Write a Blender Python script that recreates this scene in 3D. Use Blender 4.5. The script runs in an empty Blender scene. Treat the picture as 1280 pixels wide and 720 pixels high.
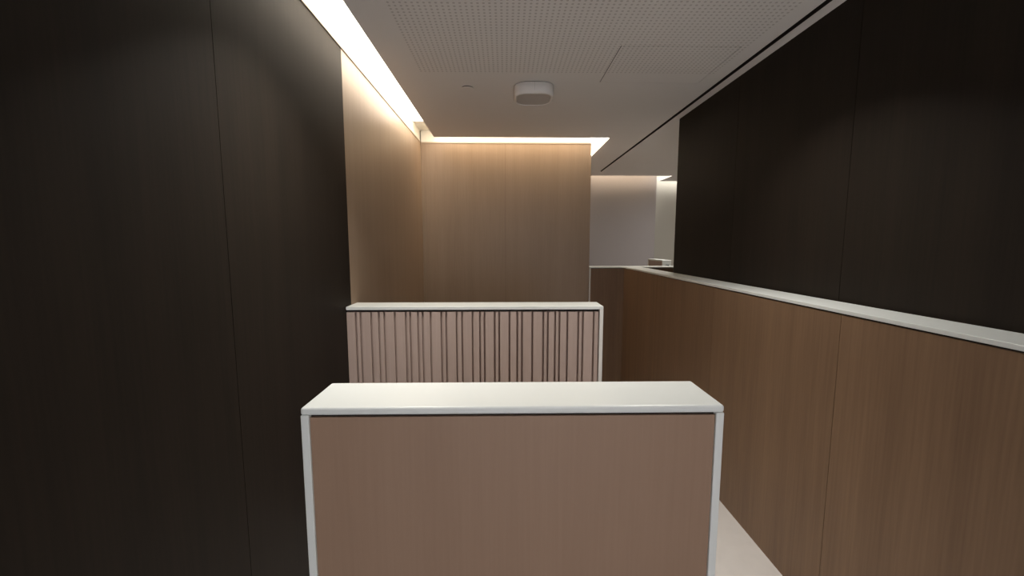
import bpy, bmesh, math, random
from mathutils import Matrix, Vector
random.seed(4)
S = bpy.context.scene
COL = S.collection

# ------------------------------------------------------------------ camera
EYE = 1.66          # heights are counted from 11 cm above the finished floor
FLOOR = -0.11
F_PX = 520.0
pitch = math.atan(56 / F_PX)
yaw = math.atan(9 / F_PX)
fw = Vector((math.sin(yaw) * math.cos(pitch), math.cos(yaw) * math.cos(pitch), -math.sin(pitch)))
rt = Vector((math.cos(yaw), -math.sin(yaw), 0))
up = rt.cross(fw)
cam = bpy.data.cameras.new('camera')
cam.sensor_width = 36.0
cam.lens = 36.0 * F_PX / 1280.0
cam.clip_start = 0.02
camo = bpy.data.objects.new('camera', cam)
COL.objects.link(camo)
m = Matrix((rt, up, -fw)).transposed().to_4x4()
m.translation = Vector((0, 0, EYE))
camo.matrix_world = m
S.camera = camo

# ------------------------------------------------------------------ world, exposure
w = bpy.data.worlds.new('world'); S.world = w
w.use_nodes = True
w.node_tree.nodes['Background'].inputs[0].default_value = (0.97, 0.96, 1.0, 1)
w.node_tree.nodes['Background'].inputs[1].default_value = 3.0
vs = S.view_settings
vs.view_transform = 'Standard'; vs.look = 'None'; vs.gamma = 1.0; vs.use_curve_mapping = False
vs.exposure = 0.0

# light levels of the place
COVE_SIDE = 7.6      # left cove diffuser
COVE_BACK = 8.0      # cove over the back wall
COVE_FAR = 5.0       # coves of the far room
DOWN_W = 3.6        # recessed downlights, watts
WARM = (1.0, 0.80, 0.56)
SOFT = (1.0, 0.90, 0.74)
COOL = (1.0, 0.97, 0.90)

# ------------------------------------------------------------------ materials
def new_mat(name):
    mt = bpy.data.materials.new(name); mt.use_nodes = True
    nt = mt.node_tree
    return mt, nt, nt.nodes['Principled BSDF']

def paint(name, col, rough=0.6, bump=0.02, spec=0.4, vary=0.04, scale=60):
    mt, nt, b = new_mat(name)
    tc = nt.nodes.new('ShaderNodeTexCoord')
    n = nt.nodes.new('ShaderNodeTexNoise'); n.inputs['Scale'].default_value = scale; n.inputs['Detail'].default_value = 3
    nt.links.new(tc.outputs['Object'], n.inputs['Vector'])
    r = nt.nodes.new('ShaderNodeMix'); r.data_type = 'RGBA'
    r.inputs[6].default_value = (*[c * (1 - vary) for c in col], 1)
    r.inputs[7].default_value = (*[min(1, c * (1 + vary)) for c in col], 1)
    nt.links.new(n.outputs['Fac'], r.inputs[0])
    nt.links.new(r.outputs[2], b.inputs['Base Color'])
    b.inputs['Roughness'].default_value = rough
    b.inputs['Specular IOR Level'].default_value = spec
    if bump:
        bp = nt.nodes.new('ShaderNodeBump'); bp.inputs['Strength'].default_value = bump; bp.inputs['Distance'].default_value = 0.002
        nt.links.new(n.outputs['Fac'], bp.inputs['Height']); nt.links.new(bp.outputs['Normal'], b.inputs['Normal'])
    return mt

def wood(name, c0, c1, rough=0.45, scale=1.0, spec=0.35):
    """veneer with fine upright grain and broad soft figure"""
    mt, nt, b = new_mat(name)
    L = nt.links.new
    tc = nt.nodes.new('ShaderNodeTexCoord')
    oi = nt.nodes.new('ShaderNodeObjectInfo')
    add = nt.nodes.new('ShaderNodeVectorMath'); add.operation = 'ADD'
    sc = nt.nodes.new('ShaderNodeVectorMath'); sc.operation = 'SCALE'; sc.inputs[0].default_value = (7, 7, 3)
    L(oi.outputs['Random'], sc.inputs['Scale'])
    L(tc.outputs['Object'], add.inputs[0]); L(sc.outputs[0], add.inputs[1])
    mp = nt.nodes.new('ShaderNodeMapping'); mp.inputs['Scale'].default_value = (1, 1, 0.03)
    L(add.outputs[0], mp.inputs['Vector'])
    n1 = nt.nodes.new('ShaderNodeTexNoise'); n1.inputs['Scale'].default_value = 90 * scale; n1.inputs['Detail'].default_value = 4
    n2 = nt.nodes.new('ShaderNodeTexNoise'); n2.inputs['Scale'].default_value = 9 * scale; n2.inputs['Detail'].default_value = 2
    L(mp.outputs[0], n1.inputs['Vector']); L(mp.outputs[0], n2.inputs['Vector'])
    mx = nt.nodes.new('ShaderNodeMath'); mx.operation = 'MULTIPLY_ADD'; mx.inputs[1].default_value = 0.5
    L(n1.outputs['Fac'], mx.inputs[0])
    h = nt.nodes.new('ShaderNodeMath'); h.operation = 'MULTIPLY'; h.inputs[1].default_value = 0.5
    L(n2.outputs['Fac'], h.inputs[0]); L(h.outputs[0], mx.inputs[2])
    rp = nt.nodes.new('ShaderNodeMapRange'); rp.inputs[1].default_value = 0.3; rp.inputs[2].default_value = 0.7
    L(mx.outputs[0], rp.inputs[0])
    r = nt.nodes.new('ShaderNodeMix'); r.data_type = 'RGBA'
    r.inputs[6].default_value = (*c0, 1); r.inputs[7].default_value = (*c1, 1)
    L(rp.outputs[0], r.inputs[0]); L(r.outputs[2], b.inputs['Base Color'])
    b.inputs['Roughness'].default_value = rough
    b.inputs['Specular IOR Level'].default_value = spec
    bp = nt.nodes.new('ShaderNodeBump'); bp.inputs['Strength'].default_value = 0.06; bp.inputs['Distance'].default_value = 0.001
    L(n1.outputs['Fac'], bp.inputs['Height']); L(bp.outputs['Normal'], b.inputs['Normal'])
    return mt

def glow(name, col, strength):
    mt, nt, b = new_mat(name)
    b.inputs['Base Color'].default_value = (0.8, 0.8, 0.8, 1)
    b.inputs['Emission Color'].default_value = (*col, 1)
    b.inputs['Emission Strength'].default_value = strength
    return mt

def perforated(name, col, hole, x0, x1, y1, pitch_m=0.030, rad=0.0068):
    """ceiling board with a square grid of small round acoustic holes"""
    mt, nt, b = new_mat(name)
    L = nt.links.new
    tc = nt.nodes.new('ShaderNodeTexCoord'); sp = nt.nodes.new('ShaderNodeSeparateXYZ')
    L(tc.outputs['Object'], sp.inputs[0])
    def M(op, a, bb=None, c=None):
        n = nt.nodes.new('ShaderNodeMath'); n.operation = op
        for i, v in enumerate((a, bb, c)):
            if v is None: continue
            if isinstance(v, (int, float)): n.inputs[i].default_value = v
            else: L(v, n.inputs[i])
        return n.outputs[0]
    fx = M('SUBTRACT', M('FRACT', M('DIVIDE', M('ADD', sp.outputs[0], 30), pitch_m)), 0.5)
    fy = M('SUBTRACT', M('FRACT', M('DIVIDE', M('ADD', sp.outputs[1], 30), pitch_m)), 0.5)
    d = M('SQRT', M('ADD', M('MULTIPLY', fx, fx), M('MULTIPLY', fy, fy)))
    hole_m = M('LESS_THAN', d, rad / pitch_m)
    reg = M('MULTIPLY', M('MULTIPLY', M('GREATER_THAN', sp.outputs[0], x0), M('LESS_THAN', sp.outputs[0], x1)), M('LESS_THAN', sp.outputs[1], y1))
    msk = M('MULTIPLY', hole_m, reg)
    r = nt.nodes.new('ShaderNodeMix'); r.data_type = 'RGBA'
    r.inputs[6].default_value = (*col, 1); r.inputs[7].default_value = (*hole, 1)
    L(msk, r.inputs[0]); L(r.outputs[2], b.inputs['Base Color'])
    b.inputs['Roughness'].default_value = 0.75
    b.inputs['Specular IOR Level'].default_value = 0.2
    bp = nt.nodes.new('ShaderNodeBump'); bp.inputs['Strength'].default_value = 0.3; bp.inputs['Distance'].default_value = 0.004; bp.invert = True
    L(msk, bp.inputs['Height']); L(bp.outputs['Normal'], b.inputs['Normal'])
    return mt

def pane_glass(name):
    mt, nt, b = new_mat(name)
    out = nt.nodes['Material Output']
    tr = nt.nodes.new('ShaderNodeBsdfTransparent'); gl = nt.nodes.new('ShaderNodeBsdfGlossy'); gl.inputs['Roughness'].default_value = 0.02
    mx = nt.nodes.new('ShaderNodeMixShader'); mx.inputs[0].default_value = 0.06
    nt.links.new(tr.outputs[0], mx.inputs[1]); nt.links.new(gl.outputs[0], mx.inputs[2]); nt.links.new(mx.outputs[0], out.inputs['Surface'])
    return mt

M = dict(
    glass=pane_glass('fill_window_glass'),
    veneer=wood('wall_veneer', (0.295, 0.214, 0.150), (0.35, 0.258, 0.186), rough=0.4, spec=0.35),
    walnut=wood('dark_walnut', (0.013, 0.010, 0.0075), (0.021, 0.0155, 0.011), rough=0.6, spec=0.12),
    part_wood=wood('partition_veneer', (0.145, 0.086, 0.050), (0.215, 0.132, 0.076), rough=0.5),
    counter_wood=wood('counter_veneer', (0.250, 0.158, 0.104), (0.285, 0.184, 0.123), rough=0.5),
    slat=wood('slat_veneer', (0.370, 0.280, 0.240), (0.430, 0.332, 0.288), rough=0.5),
    slat_back=wood('slat_backing', (0.27, 0.19, 0.16), (0.32, 0.24, 0.20), rough=0.7),
    white=paint('white_solid_surface', (0.645, 0.665, 0.64), 0.35, 0.0, 0.4, 0.015, 6),
    white_dim=paint('white_lacquer_edge', (0.66, 0.64, 0.60), 0.4, 0.0, 0.4, 0.02, 8),
    cove=paint('cove_white_paint', (0.84, 0.82, 0.76), 0.7, 0.01),
    reveal=paint('shadow_gap_black', (0.018, 0.013, 0.011), 0.8, 0.0),
    trimmetal=paint('bronze_edge_trim', (0.42, 0.34, 0.26), 0.45, 0.0),
    grey=paint('grey_wall_paint', (0.31, 0.285, 0.285), 0.75, 0.02, 0.3, 0.02),
    beige=paint('beige_wall_paint', (0.46, 0.435, 0.385), 0.75, 0.02, 0.3, 0.02),
    shell=paint('shell_plaster', (0.33, 0.29, 0.26), 0.8, 0.02),
    ceil=perforated('perforated_ceiling_board', (0.82, 0.795, 0.775), (0.58, 0.55, 0.53), -0.60, 1.50, 3.10),
    carpet=paint('stone_floor', (0.54, 0.51, 0.48), 0.6, 0.02, 0.3, 0.06, 14),
    device=paint('device_plastic', (0.80, 0.77, 0.74), 0.45, 0.0, 0.4, 0.01),
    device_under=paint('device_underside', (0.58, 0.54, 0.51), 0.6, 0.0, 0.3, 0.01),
    plate=paint('sprinkler_plate', (0.82, 0.795, 0.775), 0.6, 0.0),
    socket=paint('socket_grey', (0.10, 0.11, 0.12), 0.5, 0.0),
    glow_side=glow('cove_glow_side', (1.0, 0.88, 0.72), COVE_SIDE),
    glow_back=glow('cove_glow_back', WARM, COVE_BACK),
    glow_end=glow('cove_glow_end', SOFT, COVE_BACK),
    glow_far=glow('cove_glow_far', WARM, COVE_FAR),
    glow_far2=glow('cove_glow_far_cool', COOL, COVE_FAR),
    lens=glow('downlight_lens', (1.0, 0.95, 0.86), 6.0),
)

# ------------------------------------------------------------------ helpers
def link(name, me, parent=None, loc=(0, 0, 0), mat=None):
    o = bpy.data.objects.new(name, me); COL.objects.link(o)
    if me is not None and mat is not None:
        me.materials.append(M[mat])
    o.location = loc
    if parent is not None:
        o.parent = parent
    return o

def base_of(p):
    v = Vector((0, 0, 0))
    while p is not None:
        v += p.location; p = p.parent
    return v

def boxes_mesh(name, bs, off, bevel=0.0):
    bm = bmesh.new()
    for (x0, x1, y0, y1, z0, z1) in bs:
        vs_ = [bm.verts.new((x - off.x, y - off.y, z - off.z)) for z in (z0, z1) for y in (y0, y1) for x in (x0, x1)]
        for f in ((0, 2, 3, 1), (4, 5, 7, 6), (0, 1, 5, 4), (2, 6, 7, 3), (0, 4, 6, 2), (1, 3, 7, 5)):
            bm.faces.new([vs_[i] for i in f])
    bmesh.ops.recalc_face_normals(bm, faces=bm.faces)
    if bevel:
        bmesh.ops.bevel(bm, geom=list(bm.edges), offset=bevel, segments=3, affect='EDGES', profile=0.5)
    me = bpy.data.meshes.new(name); bm.to_mesh(me); bm.free()
    return me

def box(name, b, mat, parent=None, bevel=0.0):
    """b = (x0,x1,y0,y1,z0,z1) in world metres; origin at its base centre"""
    bs = b if isinstance(b, list) else [b]
    p = base_of(parent)
    bs = [(q[0], q[1], q[2], q[3], FLOOR if q[4] == 0 else q[4], q[5]) for q in bs]      # 0 means standing on the floor
    x0 = min(q[0] for q in bs); x1 = max(q[1] for q in bs); y0 = min(q[2] for q in bs); y1 = max(q[3] for q in bs); z0 = min(q[4] for q in bs)
    c = Vector(((x0 + x1) / 2, (y0 + y1) / 2, z0))
    return link(name, boxes_mesh(name, bs, c, bevel), parent, c - p, mat)

def thing(name, label, cat, loc, group=None):
    if loc[2] == 0: loc = (loc[0], loc[1], FLOOR)
    o = link(name, None, None, loc)
    o.empty_display_size = 0.1
    o['label'] = label; o['category'] = cat
    if group: o['group'] = group
    return o

def struct(o, label=None):
    o['kind'] = 'structure'
    if label: o['label'] = label
    return o

def lathe(name, prof, n, mat, parent, loc, smooth=True):
    bm = bmesh.new(); rings = []
    for r, z in prof:
        rings.append([bm.verts.new((r * math.cos(2 * math.pi * i / n), r * math.sin(2 * math.pi * i / n), z)) for i in range(n)])
    for a, b in zip(rings, rings[1:]):
        for i in range(n):
            bm.faces.new((a[i], a[(i + 1) % n], b[(i + 1) % n], b[i]))
    bm.faces.new(rings[0]); bm.faces.new(rings[-1])
    bmesh.ops.recalc_face_normals(bm, faces=bm.faces)
    if smooth:
        for f in bm.faces: f.smooth = len(f.verts) == 4
    me = bpy.data.meshes.new(name); bm.to_mesh(me); bm.free()
    return link(name, me, parent, loc, mat)

# ------------------------------------------------------------------ setting
CEIL = 2.86
TOP = 3.00
PL, PT = 0.012, 0.014          # panel thickness, trim height

floor = struct(box('floor', (-1.3, 6.2, -2.1, 8.7, -0.2, FLOOR), 'carpet'), 'pale stone floor')

# left wall: plaster core, veneer beyond the slatted divider, dark walnut before it
wl = struct(box('wall_left', (-1.30, -1.0 - PL, -2.0, 5.4, 0, TOP), 'cove'), 'wood panelled wall under the bright cove')
for y0, y1 in ((2.703, 3.9215), (3.922, 5.138)):
    box('panel', (-1.0 - PL, -1.0, y0, y1, 0.0, CEIL - PT), 'veneer', wl)
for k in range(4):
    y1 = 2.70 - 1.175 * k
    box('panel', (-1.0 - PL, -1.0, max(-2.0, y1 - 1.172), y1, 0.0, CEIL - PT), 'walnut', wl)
box('edge_trim', (-1.0 - PL, -0.994, -2.0, 5.134, CEIL - PT, CEIL), 'trimmetal', wl)

# back wall (end of a thick wall block) with its veneer panels
wb = struct(box('wall_back', (-1.0, 1.045 - PL, 5.14 + PL, 7.76, 0, TOP), 'cove'), 'wood panelled back wall below the warm cove')
for x0, x1 in ((-0.999, 0.0085), (0.0110, 1.045)):
    box('panel', (x0, x1, 5.14, 5.14 + PL, 0.0, CEIL - PT), 'veneer', wb)
for y0, y1 in ((5.14 + PL, 6.40), (6.403, 7.76)):
    box('panel', (1.045 - PL, 1.045, y0, y1, 0.0, CEIL - PT), 'veneer', wb)
box('joint', (0.004, 0.015, 5.146, 5.14 + PL, 0.0, CEIL - PT), 'part_wood', wb)
box('edge_trim', [(-0.994, 1.049, 5.134, 5.14 + PL, CEIL - PT, CEIL), (1.045 - PL, 1.049, 5.14 + PL, 7.76, CEIL - PT, CEIL)], 'trimmetal', wb)

# far room
wf = struct(box('wall_far', (0.9, 2.80, 7.78, 8.6, 0, TOP), 'grey'), 'grey painted wall of the far room')
wf2 = struct(box('wall_far_end', (2.80, 6.1, 8.40, 8.6, 0, TOP), 'beige'), 'beige wall at the very back of the far room')
wr = struct(box('wall_right', (6.0, 6.2, -2.0, 8.6, 0, TOP), 'shell'), 'plain wall at the far right of the room')
wrear = struct(box('wall_rear', [(-1.3, -0.9, -2.2, -2.0, 0, TOP), (1.62, 6.2, -2.2, -2.0, 0, TOP), (-0.9, 1.62, -2.2, -2.0, 2.75, TOP)], 'shell'), 'wall behind the viewpoint with an added window opening')
win = struct(box('fill_window_1', [(-0.9, -0.85, -2.15, -2.05, 0.0, 2.75), (1.57, 1.62, -2.15, -2.05, 0.0, 2.75), (0.335, 0.385, -2.15, -2.05, 0.05, 2.70),
                              (-0.85, 1.57, -2.15, -2.05, 0.0, 0.05), (-0.85, 1.57, -2.15, -2.05, 2.70, 2.75)], 'reveal'), 'added dark framed window behind the viewpoint, letting fill light in')  # invented opening, lets world light in to brighten ceiling and walls
for x0, x1 in ((-0.85, 0.335), (0.385, 1.57)):
    box('pane', (x0, x1, -2.104, -2.096, 0.05, 2.70), 'glass', win)

# full height dark walnut wall on the right
ws = struct(box('wall_side', (1.72, 1.90, -2.0, 4.15, 0, TOP), 'shell'), 'dark walnut side wall behind the wooden partition')
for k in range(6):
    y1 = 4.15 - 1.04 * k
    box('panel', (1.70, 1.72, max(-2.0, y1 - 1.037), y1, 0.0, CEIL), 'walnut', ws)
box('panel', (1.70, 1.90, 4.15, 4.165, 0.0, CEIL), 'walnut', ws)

# ceiling boards and the deck above them
SX0, SX1 = 1.598, 1.634
cl = struct(box('ceiling', [
    (-0.803, 0.713, -2.0, 4.905, CEIL, CEIL + 0.012),
    (0.713, 1.46, -2.0, 2.673, CEIL, CEIL + 0.012),
    (0.713, 1.46, 3.258, 4.905, CEIL, CEIL + 0.012),
    (1.46, SX0, -2.0, 4.905, CEIL, CEIL + 0.012),
    (1.209, SX0, 4.905, 7.58, CEIL, CEIL + 0.012),
    (SX1, 6.0, -2.0, 7.58, CEIL, CEIL + 0.012),
    (SX0, SX1, 7.20, 7.58, CEIL, CEIL + 0.012),
    (3.01, 6.0, 7.58, 8.22, CEIL, CEIL + 0.012)], 'ceil'), 'grey acoustic ceiling with fine perforations')
# keep the perforation grid in world metres
c = cl.location.copy()
for v in cl.data.vertices: v.co += c
cl.location = (0, 0, 0)
deck = struct(box('ceiling_deck', (-1.3, 6.2, -2.1, 8.7, TOP, TOP + 0.1), 'cove'), 'white soffit above the coves')
ap = box('access_panel', (0.719, 1.457, 2.679, 3.255, CEIL + 0.0005, CEIL + 0.012), 'ceil', cl)
c = ap.location.copy()
for v in ap.data.vertices: v.co += c
ap.location = (0, 0, 0)
box('panel_joint', [(0.713, 0.719, 2.673, 3.258, CEIL + 0.003, CEIL + 0.012), (0.719, 1.457, 2.673, 2.679, CEIL + 0.003, CEIL + 0.012)], 'reveal', cl)
# linear air slot
sl = thing('linear_air_diffuser', 'long thin black air slot cut into the ceiling', 'air vent', ((SX0 + SX1) / 2, 2.6, CEIL))
box('slot_channel', [(SX0, SX1, -2.0, 7.20, CEIL + 0.03, CEIL + 0.036), (SX0 - 0.004, SX0 + 0.002, -2.0, 7.20, CEIL + 0.002, CEIL + 0.036),
                     (SX1 - 0.002, SX1 + 0.004, -2.0, 7.20, CEIL + 0.002, CEIL + 0.036)], 'reveal', sl)
box('vane', (SX0 + 0.015, SX0 + 0.019, -2.0, 7.19, CEIL + 0.012, CEIL + 0.03), 'reveal', sl)

# ------------------------------------------------------------------ cove lights
def cove_light(label, b, mat):
    x0, x1, y0, y1 = b
    t = thing('cove_light', label, 'light', ((x0 + x1) / 2, (y0 + y1) / 2, TOP), 'lights hidden in the ceiling coves')
    box('housing', (x0, x1, y0, y1, TOP - 0.006, TOP), 'cove', t)
    box('diffuser', (x0 + 0.001, x1 - 0.001, y0 + 0.001, y1 - 0.001, TOP - 0.010, TOP - 0.006), mat, t)
    return t
cove_light('bright cream cove light running along the left wooden wall', (-1.0, -0.66, 2.10, 4.74), 'glow_side')
cove_light('warm cove light across the top of the back wooden wall', (-0.80, 1.02, 4.86, 5.138), 'glow_back')
cove_light('cream cove light wrapping round the right corner of the back wall', (1.06, 1.32, 4.86, 7.3), 'glow_end')
cove_light('warm cove light above the grey far wall', (1.25, 2.79, 7.46, 7.766), 'glow_far')
cove_light('white cove light beside the corner of the grey far wall', (2.815, 3.12, 7.40, 8.0), 'glow_far2')
cove_light('white cove light above the beige far wall', (2.86, 5.6, 8.04, 8.388), 'glow_far2')

# ------------------------------------------------------------------ recessed downlights (above the frame) and unseen added fill lamps
def downlight(label, x, y, watts, spread=100):
    t = thing('recessed_downlight', label, 'light', (x, y, CEIL), 'round recessed downlights')
    lathe('trim_ring', [(0.052, 0.0), (0.052, -0.004), (0.064, -0.005), (0.066, 0.0)], 32, 'device', t, (0, 0, 0))
    lathe('lens', [(0.050, 0.0), (0.050, -0.002)], 32, 'lens', t, (0, 0, 0))
    la = bpy.data.lights.new('lamp', 'AREA'); la.shape = 'DISK'; la.size = 0.10; la.energy = watts
    la.color = (1.0, 0.96, 0.90); la.spread = math.radians(spread)
    lo = bpy.data.objects.new('lamp', la); COL.objects.link(lo); lo.parent = t; lo.location = (0, 0, -0.012)
    return t
downlight('round downlight above the counter, left of the viewpoint', -0.35, 0.25, DOWN_W * 0.2)
downlight('round downlight above the counter, right of the viewpoint', 0.35, 0.25, DOWN_W * 0.2)
downlight('round downlight between counter and slatted divider, near the left wall', -0.50, 1.77, DOWN_W * 4.4)
downlight('added fill downlight over the passage beside the dark wooden partition', 0.95, 2.08, DOWN_W * 3.6, 110)  # added lamp, brightens the partition and bounces light off the floor
downlight('added fill downlight in the far room just past the side wall', 2.55, 5.55, DOWN_W * 3, 130)  # added out of view to light the white caps and end panel
downlight('added fill downlight in the far room behind the side wall', 3.2, 6.3, DOWN_W * 8, 160)  # unseen fill lamp, lifts the far walls and the ceiling by bounce

# ------------------------------------------------------------------ front counter
CX0, CX1, CY0, CY1, CZ = -0.50, 0.545, 0.985, 1.173, 1.26
t = thing('reception_counter', 'nearest counter with wide white top and plain brown wood front', 'counter', ((CX0 + CX1) / 2, (CY0 + CY1) / 2, 0))
box('countertop', (CX0, CX1, CY0, CY1, CZ - 0.019, CZ), 'white', t, 0.006)
box('shadow_gap', (CX0 + 0.02, CX1 - 0.02, CY0 + 0.014, CY1 - 0.014, CZ - 0.026, CZ - 0.019), 'reveal', t)
box('front_panel', (CX0 + 0.02, CX1 - 0.02, CY0 + 0.006, CY0 + 0.024, 0.03, CZ - 0.026), 'counter_wood', t, 0.001)
box('back_panel', (CX0 + 0.02, CX1 - 0.02, CY1 - 0.024, CY1 - 0.006, 0.03, CZ - 0.026), 'counter_wood', t, 0.001)
for x in (CX0, CX1 - 0.02):
    box('end_panel', (x, x + 0.02, CY0, CY1, 0.0, CZ - 0.019), 'white', t, 0.002)
box('core', (CX0 + 0.02, CX1 - 0.02, CY0 + 0.024, CY1 - 0.024, 0.0, CZ - 0.026), 'reveal', t)

# ------------------------------------------------------------------ slatted divider
DX0, DX1, DY0, DY1, DZ = -0.998, 0.626, 2.60, 2.80, 1.262
t = thing('slatted_divider', 'low divider with upright wooden slats and a white cap', 'divider', ((DX0 + DX1) / 2, (DY0 + DY1) / 2, 0))
box('cap', (DX0, DX1, DY0, DY1, DZ - 0.02, DZ), 'white', t, 0.002)
box('end_panel', (DX1 - 0.023, DX1, DY0, DY1, 0.0, DZ - 0.02), 'white_dim', t, 0.002)
box('shadow_gap', (DX0, DX1 - 0.023, DY0 + 0.03, DY1 - 0.03, DZ - 0.034, DZ - 0.02), 'reveal', t)
box('backing', (DX0, DX1 - 0.023, DY0 + 0.026, DY0 + 0.04, 0.0, DZ - 0.034), 'slat_back', t)
box('rear_panel', (DX0, DX1 - 0.023, DY1 - 0.03, DY1 - 0.012, 0.0, DZ - 0.034), 'counter_wood', t)
box('core', (DX0, DX1 - 0.023, DY0 + 0.04, DY1 - 0.03, 0.0, DZ - 0.034), 'reveal', t)
gaps = [-0.9406, -0.9111, -0.8441, -0.7955, -0.7609, -0.6947, -0.6259, -0.5978, -0.549, -0.5194, -0.4696, -0.4016, -0.3709, -0.3053,
        -0.2705, -0.2049, -0.1579, -0.1291, -0.0649, -0.036, 0.0288, 0.079, 0.1089, 0.1748, 0.2444, 0.2734, 0.3201, 0.3476, 0.398, 0.4678, 0.4968, 0.5657, 0.6005]
g = 0.0060
edges = [DX0 - g] + gaps
for a, b in zip(edges, edges[1:]):
    box('slat', (a + g, b - g, DY0 + 0.006, DY0 + 0.026, 0.0, DZ - 0.035), 'slat', t, 0.001)

# ------------------------------------------------------------------ dark wooden L partition
PZ, X0, X1, Y0, Y1 = 1.369, 1.049, 1.48, 5.14, 5.335
t = thing('corner_partition', 'dark brown wooden corner partition with a thin white cap', 'partition', (1.48, 5.14, 0))
# white cap: a bar across, and a bar running forward along the side wall
bm_b = [(X0, 2.42, Y0, Y1, PZ - 0.017, PZ)]
box('cap', bm_b, 'white', t, 0.002)
box('cap', (X1, 1.68, -1.6, Y0 - 0.0005, PZ - 0.017, PZ), 'white', t, 0.002)
box('end_panel', (X0, X0 + 0.018, Y0, Y1, 0, PZ - 0.017), 'white_dim', t, 0.001)
box('shadow_gap', [(X0 + 0.018, 2.40, Y0 + 0.012, Y1 - 0.012, PZ - 0.023, PZ - 0.017), (X1 + 0.012, 1.668, -1.58, Y0 + 0.012, PZ - 0.023, PZ - 0.017)], 'reveal', t)
box('panel', (X0 + 0.018, X1 + 0.004, Y0 + 0.004, Y1 - 0.004, 0.0, PZ - 0.023), 'part_wood', t)
box('panel', (1.674, 2.42, Y0 + 0.004, Y1 - 0.004, 0.0, PZ - 0.023), 'part_wood', t)
for k in range(6):
    y1 = Y0 + 0.004 - 1.12 * k
    box('panel', (X1 + 0.004, 1.674, max(-1.6, y1 - 1.117), y1, 0.0, PZ - 0.023), 'part_wood', t)

# ------------------------------------------------------------------ far low partition with white end
t = thing('end_partition', 'small far wooden partition with white cap and white end', 'partition', (2.47, 6.62, 0))
FZ, a0, a1, b0, b1 = 1.402, 2.400, 2.535, 6.30, 6.945
box('cap', (a0, a1, b0, b1, FZ - 0.022, FZ), 'white', t, 0.002)
ep = box('end_panel', (a0, a1, b0, b0 + 0.03, 0, FZ - 0.022), 'white', t, 0.002)
box('far_end_panel', (a0, a1, b1 - 0.02, b1, 0, FZ - 0.022), 'white', t, 0.002)
box('panel', (a0 + 0.006, a1 - 0.006, b0 + 0.03, b1 - 0.02, 0, FZ - 0.022), 'slat', t)
sk = box('socket', [(2.452, 2.500, b0 - 0.004, b0, 1.326, 1.336), (2.482, 2.500, b0 - 0.004, b0, 1.296, 1.326)], 'socket', ep)
sk['label'] = 'small dark mark on the white end'

# ------------------------------------------------------------------ ceiling device
def rrect(hx, hy, r, n=8):
    pts = []
    for cx, cy, a0_ in ((hx - r, hy - r, 0), (-hx + r, hy - r, 90), (-hx + r, -hy + r, 180), (hx - r, -hy + r, 270)):
        for i in range(n + 1):
            a = math.radians(a0_ + 90 * i / n)
            pts.append((cx + r * math.cos(a), cy + r * math.sin(a)))
    return pts

def rr_solid(name, prof, hx, hy, r, mat, parent, loc=(0, 0, 0)):
    """prof: list of (inset, z)"""
    bm = bmesh.new(); rings = []
    for ins, z in prof:
        rings.append([bm.verts.new((x, y, z)) for x, y in rrect(hx - ins, hy - ins, max(r - ins, 0.005))])
    n = len(rings[0])
    for a, b in zip(rings, rings[1:]):
        for i in range(n): bm.faces.new((a[i], a[(i + 1) % n], b[(i + 1) % n], b[i]))
    bm.faces.new(rings[0]); bm.faces.new(rings[-1])
    bmesh.ops.recalc_face_normals(bm, faces=bm.faces)
    for f in bm.faces: f.smooth = len(f.verts) == 4
    me = bpy.data.meshes.new(name); bm.to_mesh(me); bm.free()
    return link(name, me, parent, loc, mat)

t = thing('ceiling_device', 'white rounded square electronic device mounted on the ceiling', 'ceiling device', (0.2255, 3.386, CEIL))
rr_solid('mounting_plate', [(0.012, 0.0), (0.012, -0.006)], 0.1515, 0.150, 0.10, 'reveal', t)
body = rr_solid('shell', [(0.0, -0.006), (0.0, -0.066), (0.003, -0.076), (0.009, -0.084), (0.018, -0.088), (0.020, -0.084), (0.021, -0.08)], 0.1515, 0.150, 0.10, 'device', t)
rr_solid('bottom_plate', [(0.022, -0.079), (0.022, -0.082), (0.030, -0.0835)], 0.1515, 0.150, 0.10, 'device_under', t)
box('seam', (0.2245, 0.2265, 3.2350, 3.2365, CEIL - 0.066, CEIL - 0.006), 'device_under', body)

# ------------------------------------------------------------------ concealed sprinkler cover
t = thing('sprinkler_cover', 'small round flat cover plate on the ceiling left of the device', 'sprinkler', (-0.287, 3.385, CEIL))
lathe('cover_plate', [(0.050, -0.012), (0.053, -0.0105), (0.053, -0.008)], 40, 'plate', t, (0, 0, 0), smooth=False)
lathe('cup', [(0.045, -0.008), (0.045, 0.0)], 32, 'reveal', t, (0, 0, 0))
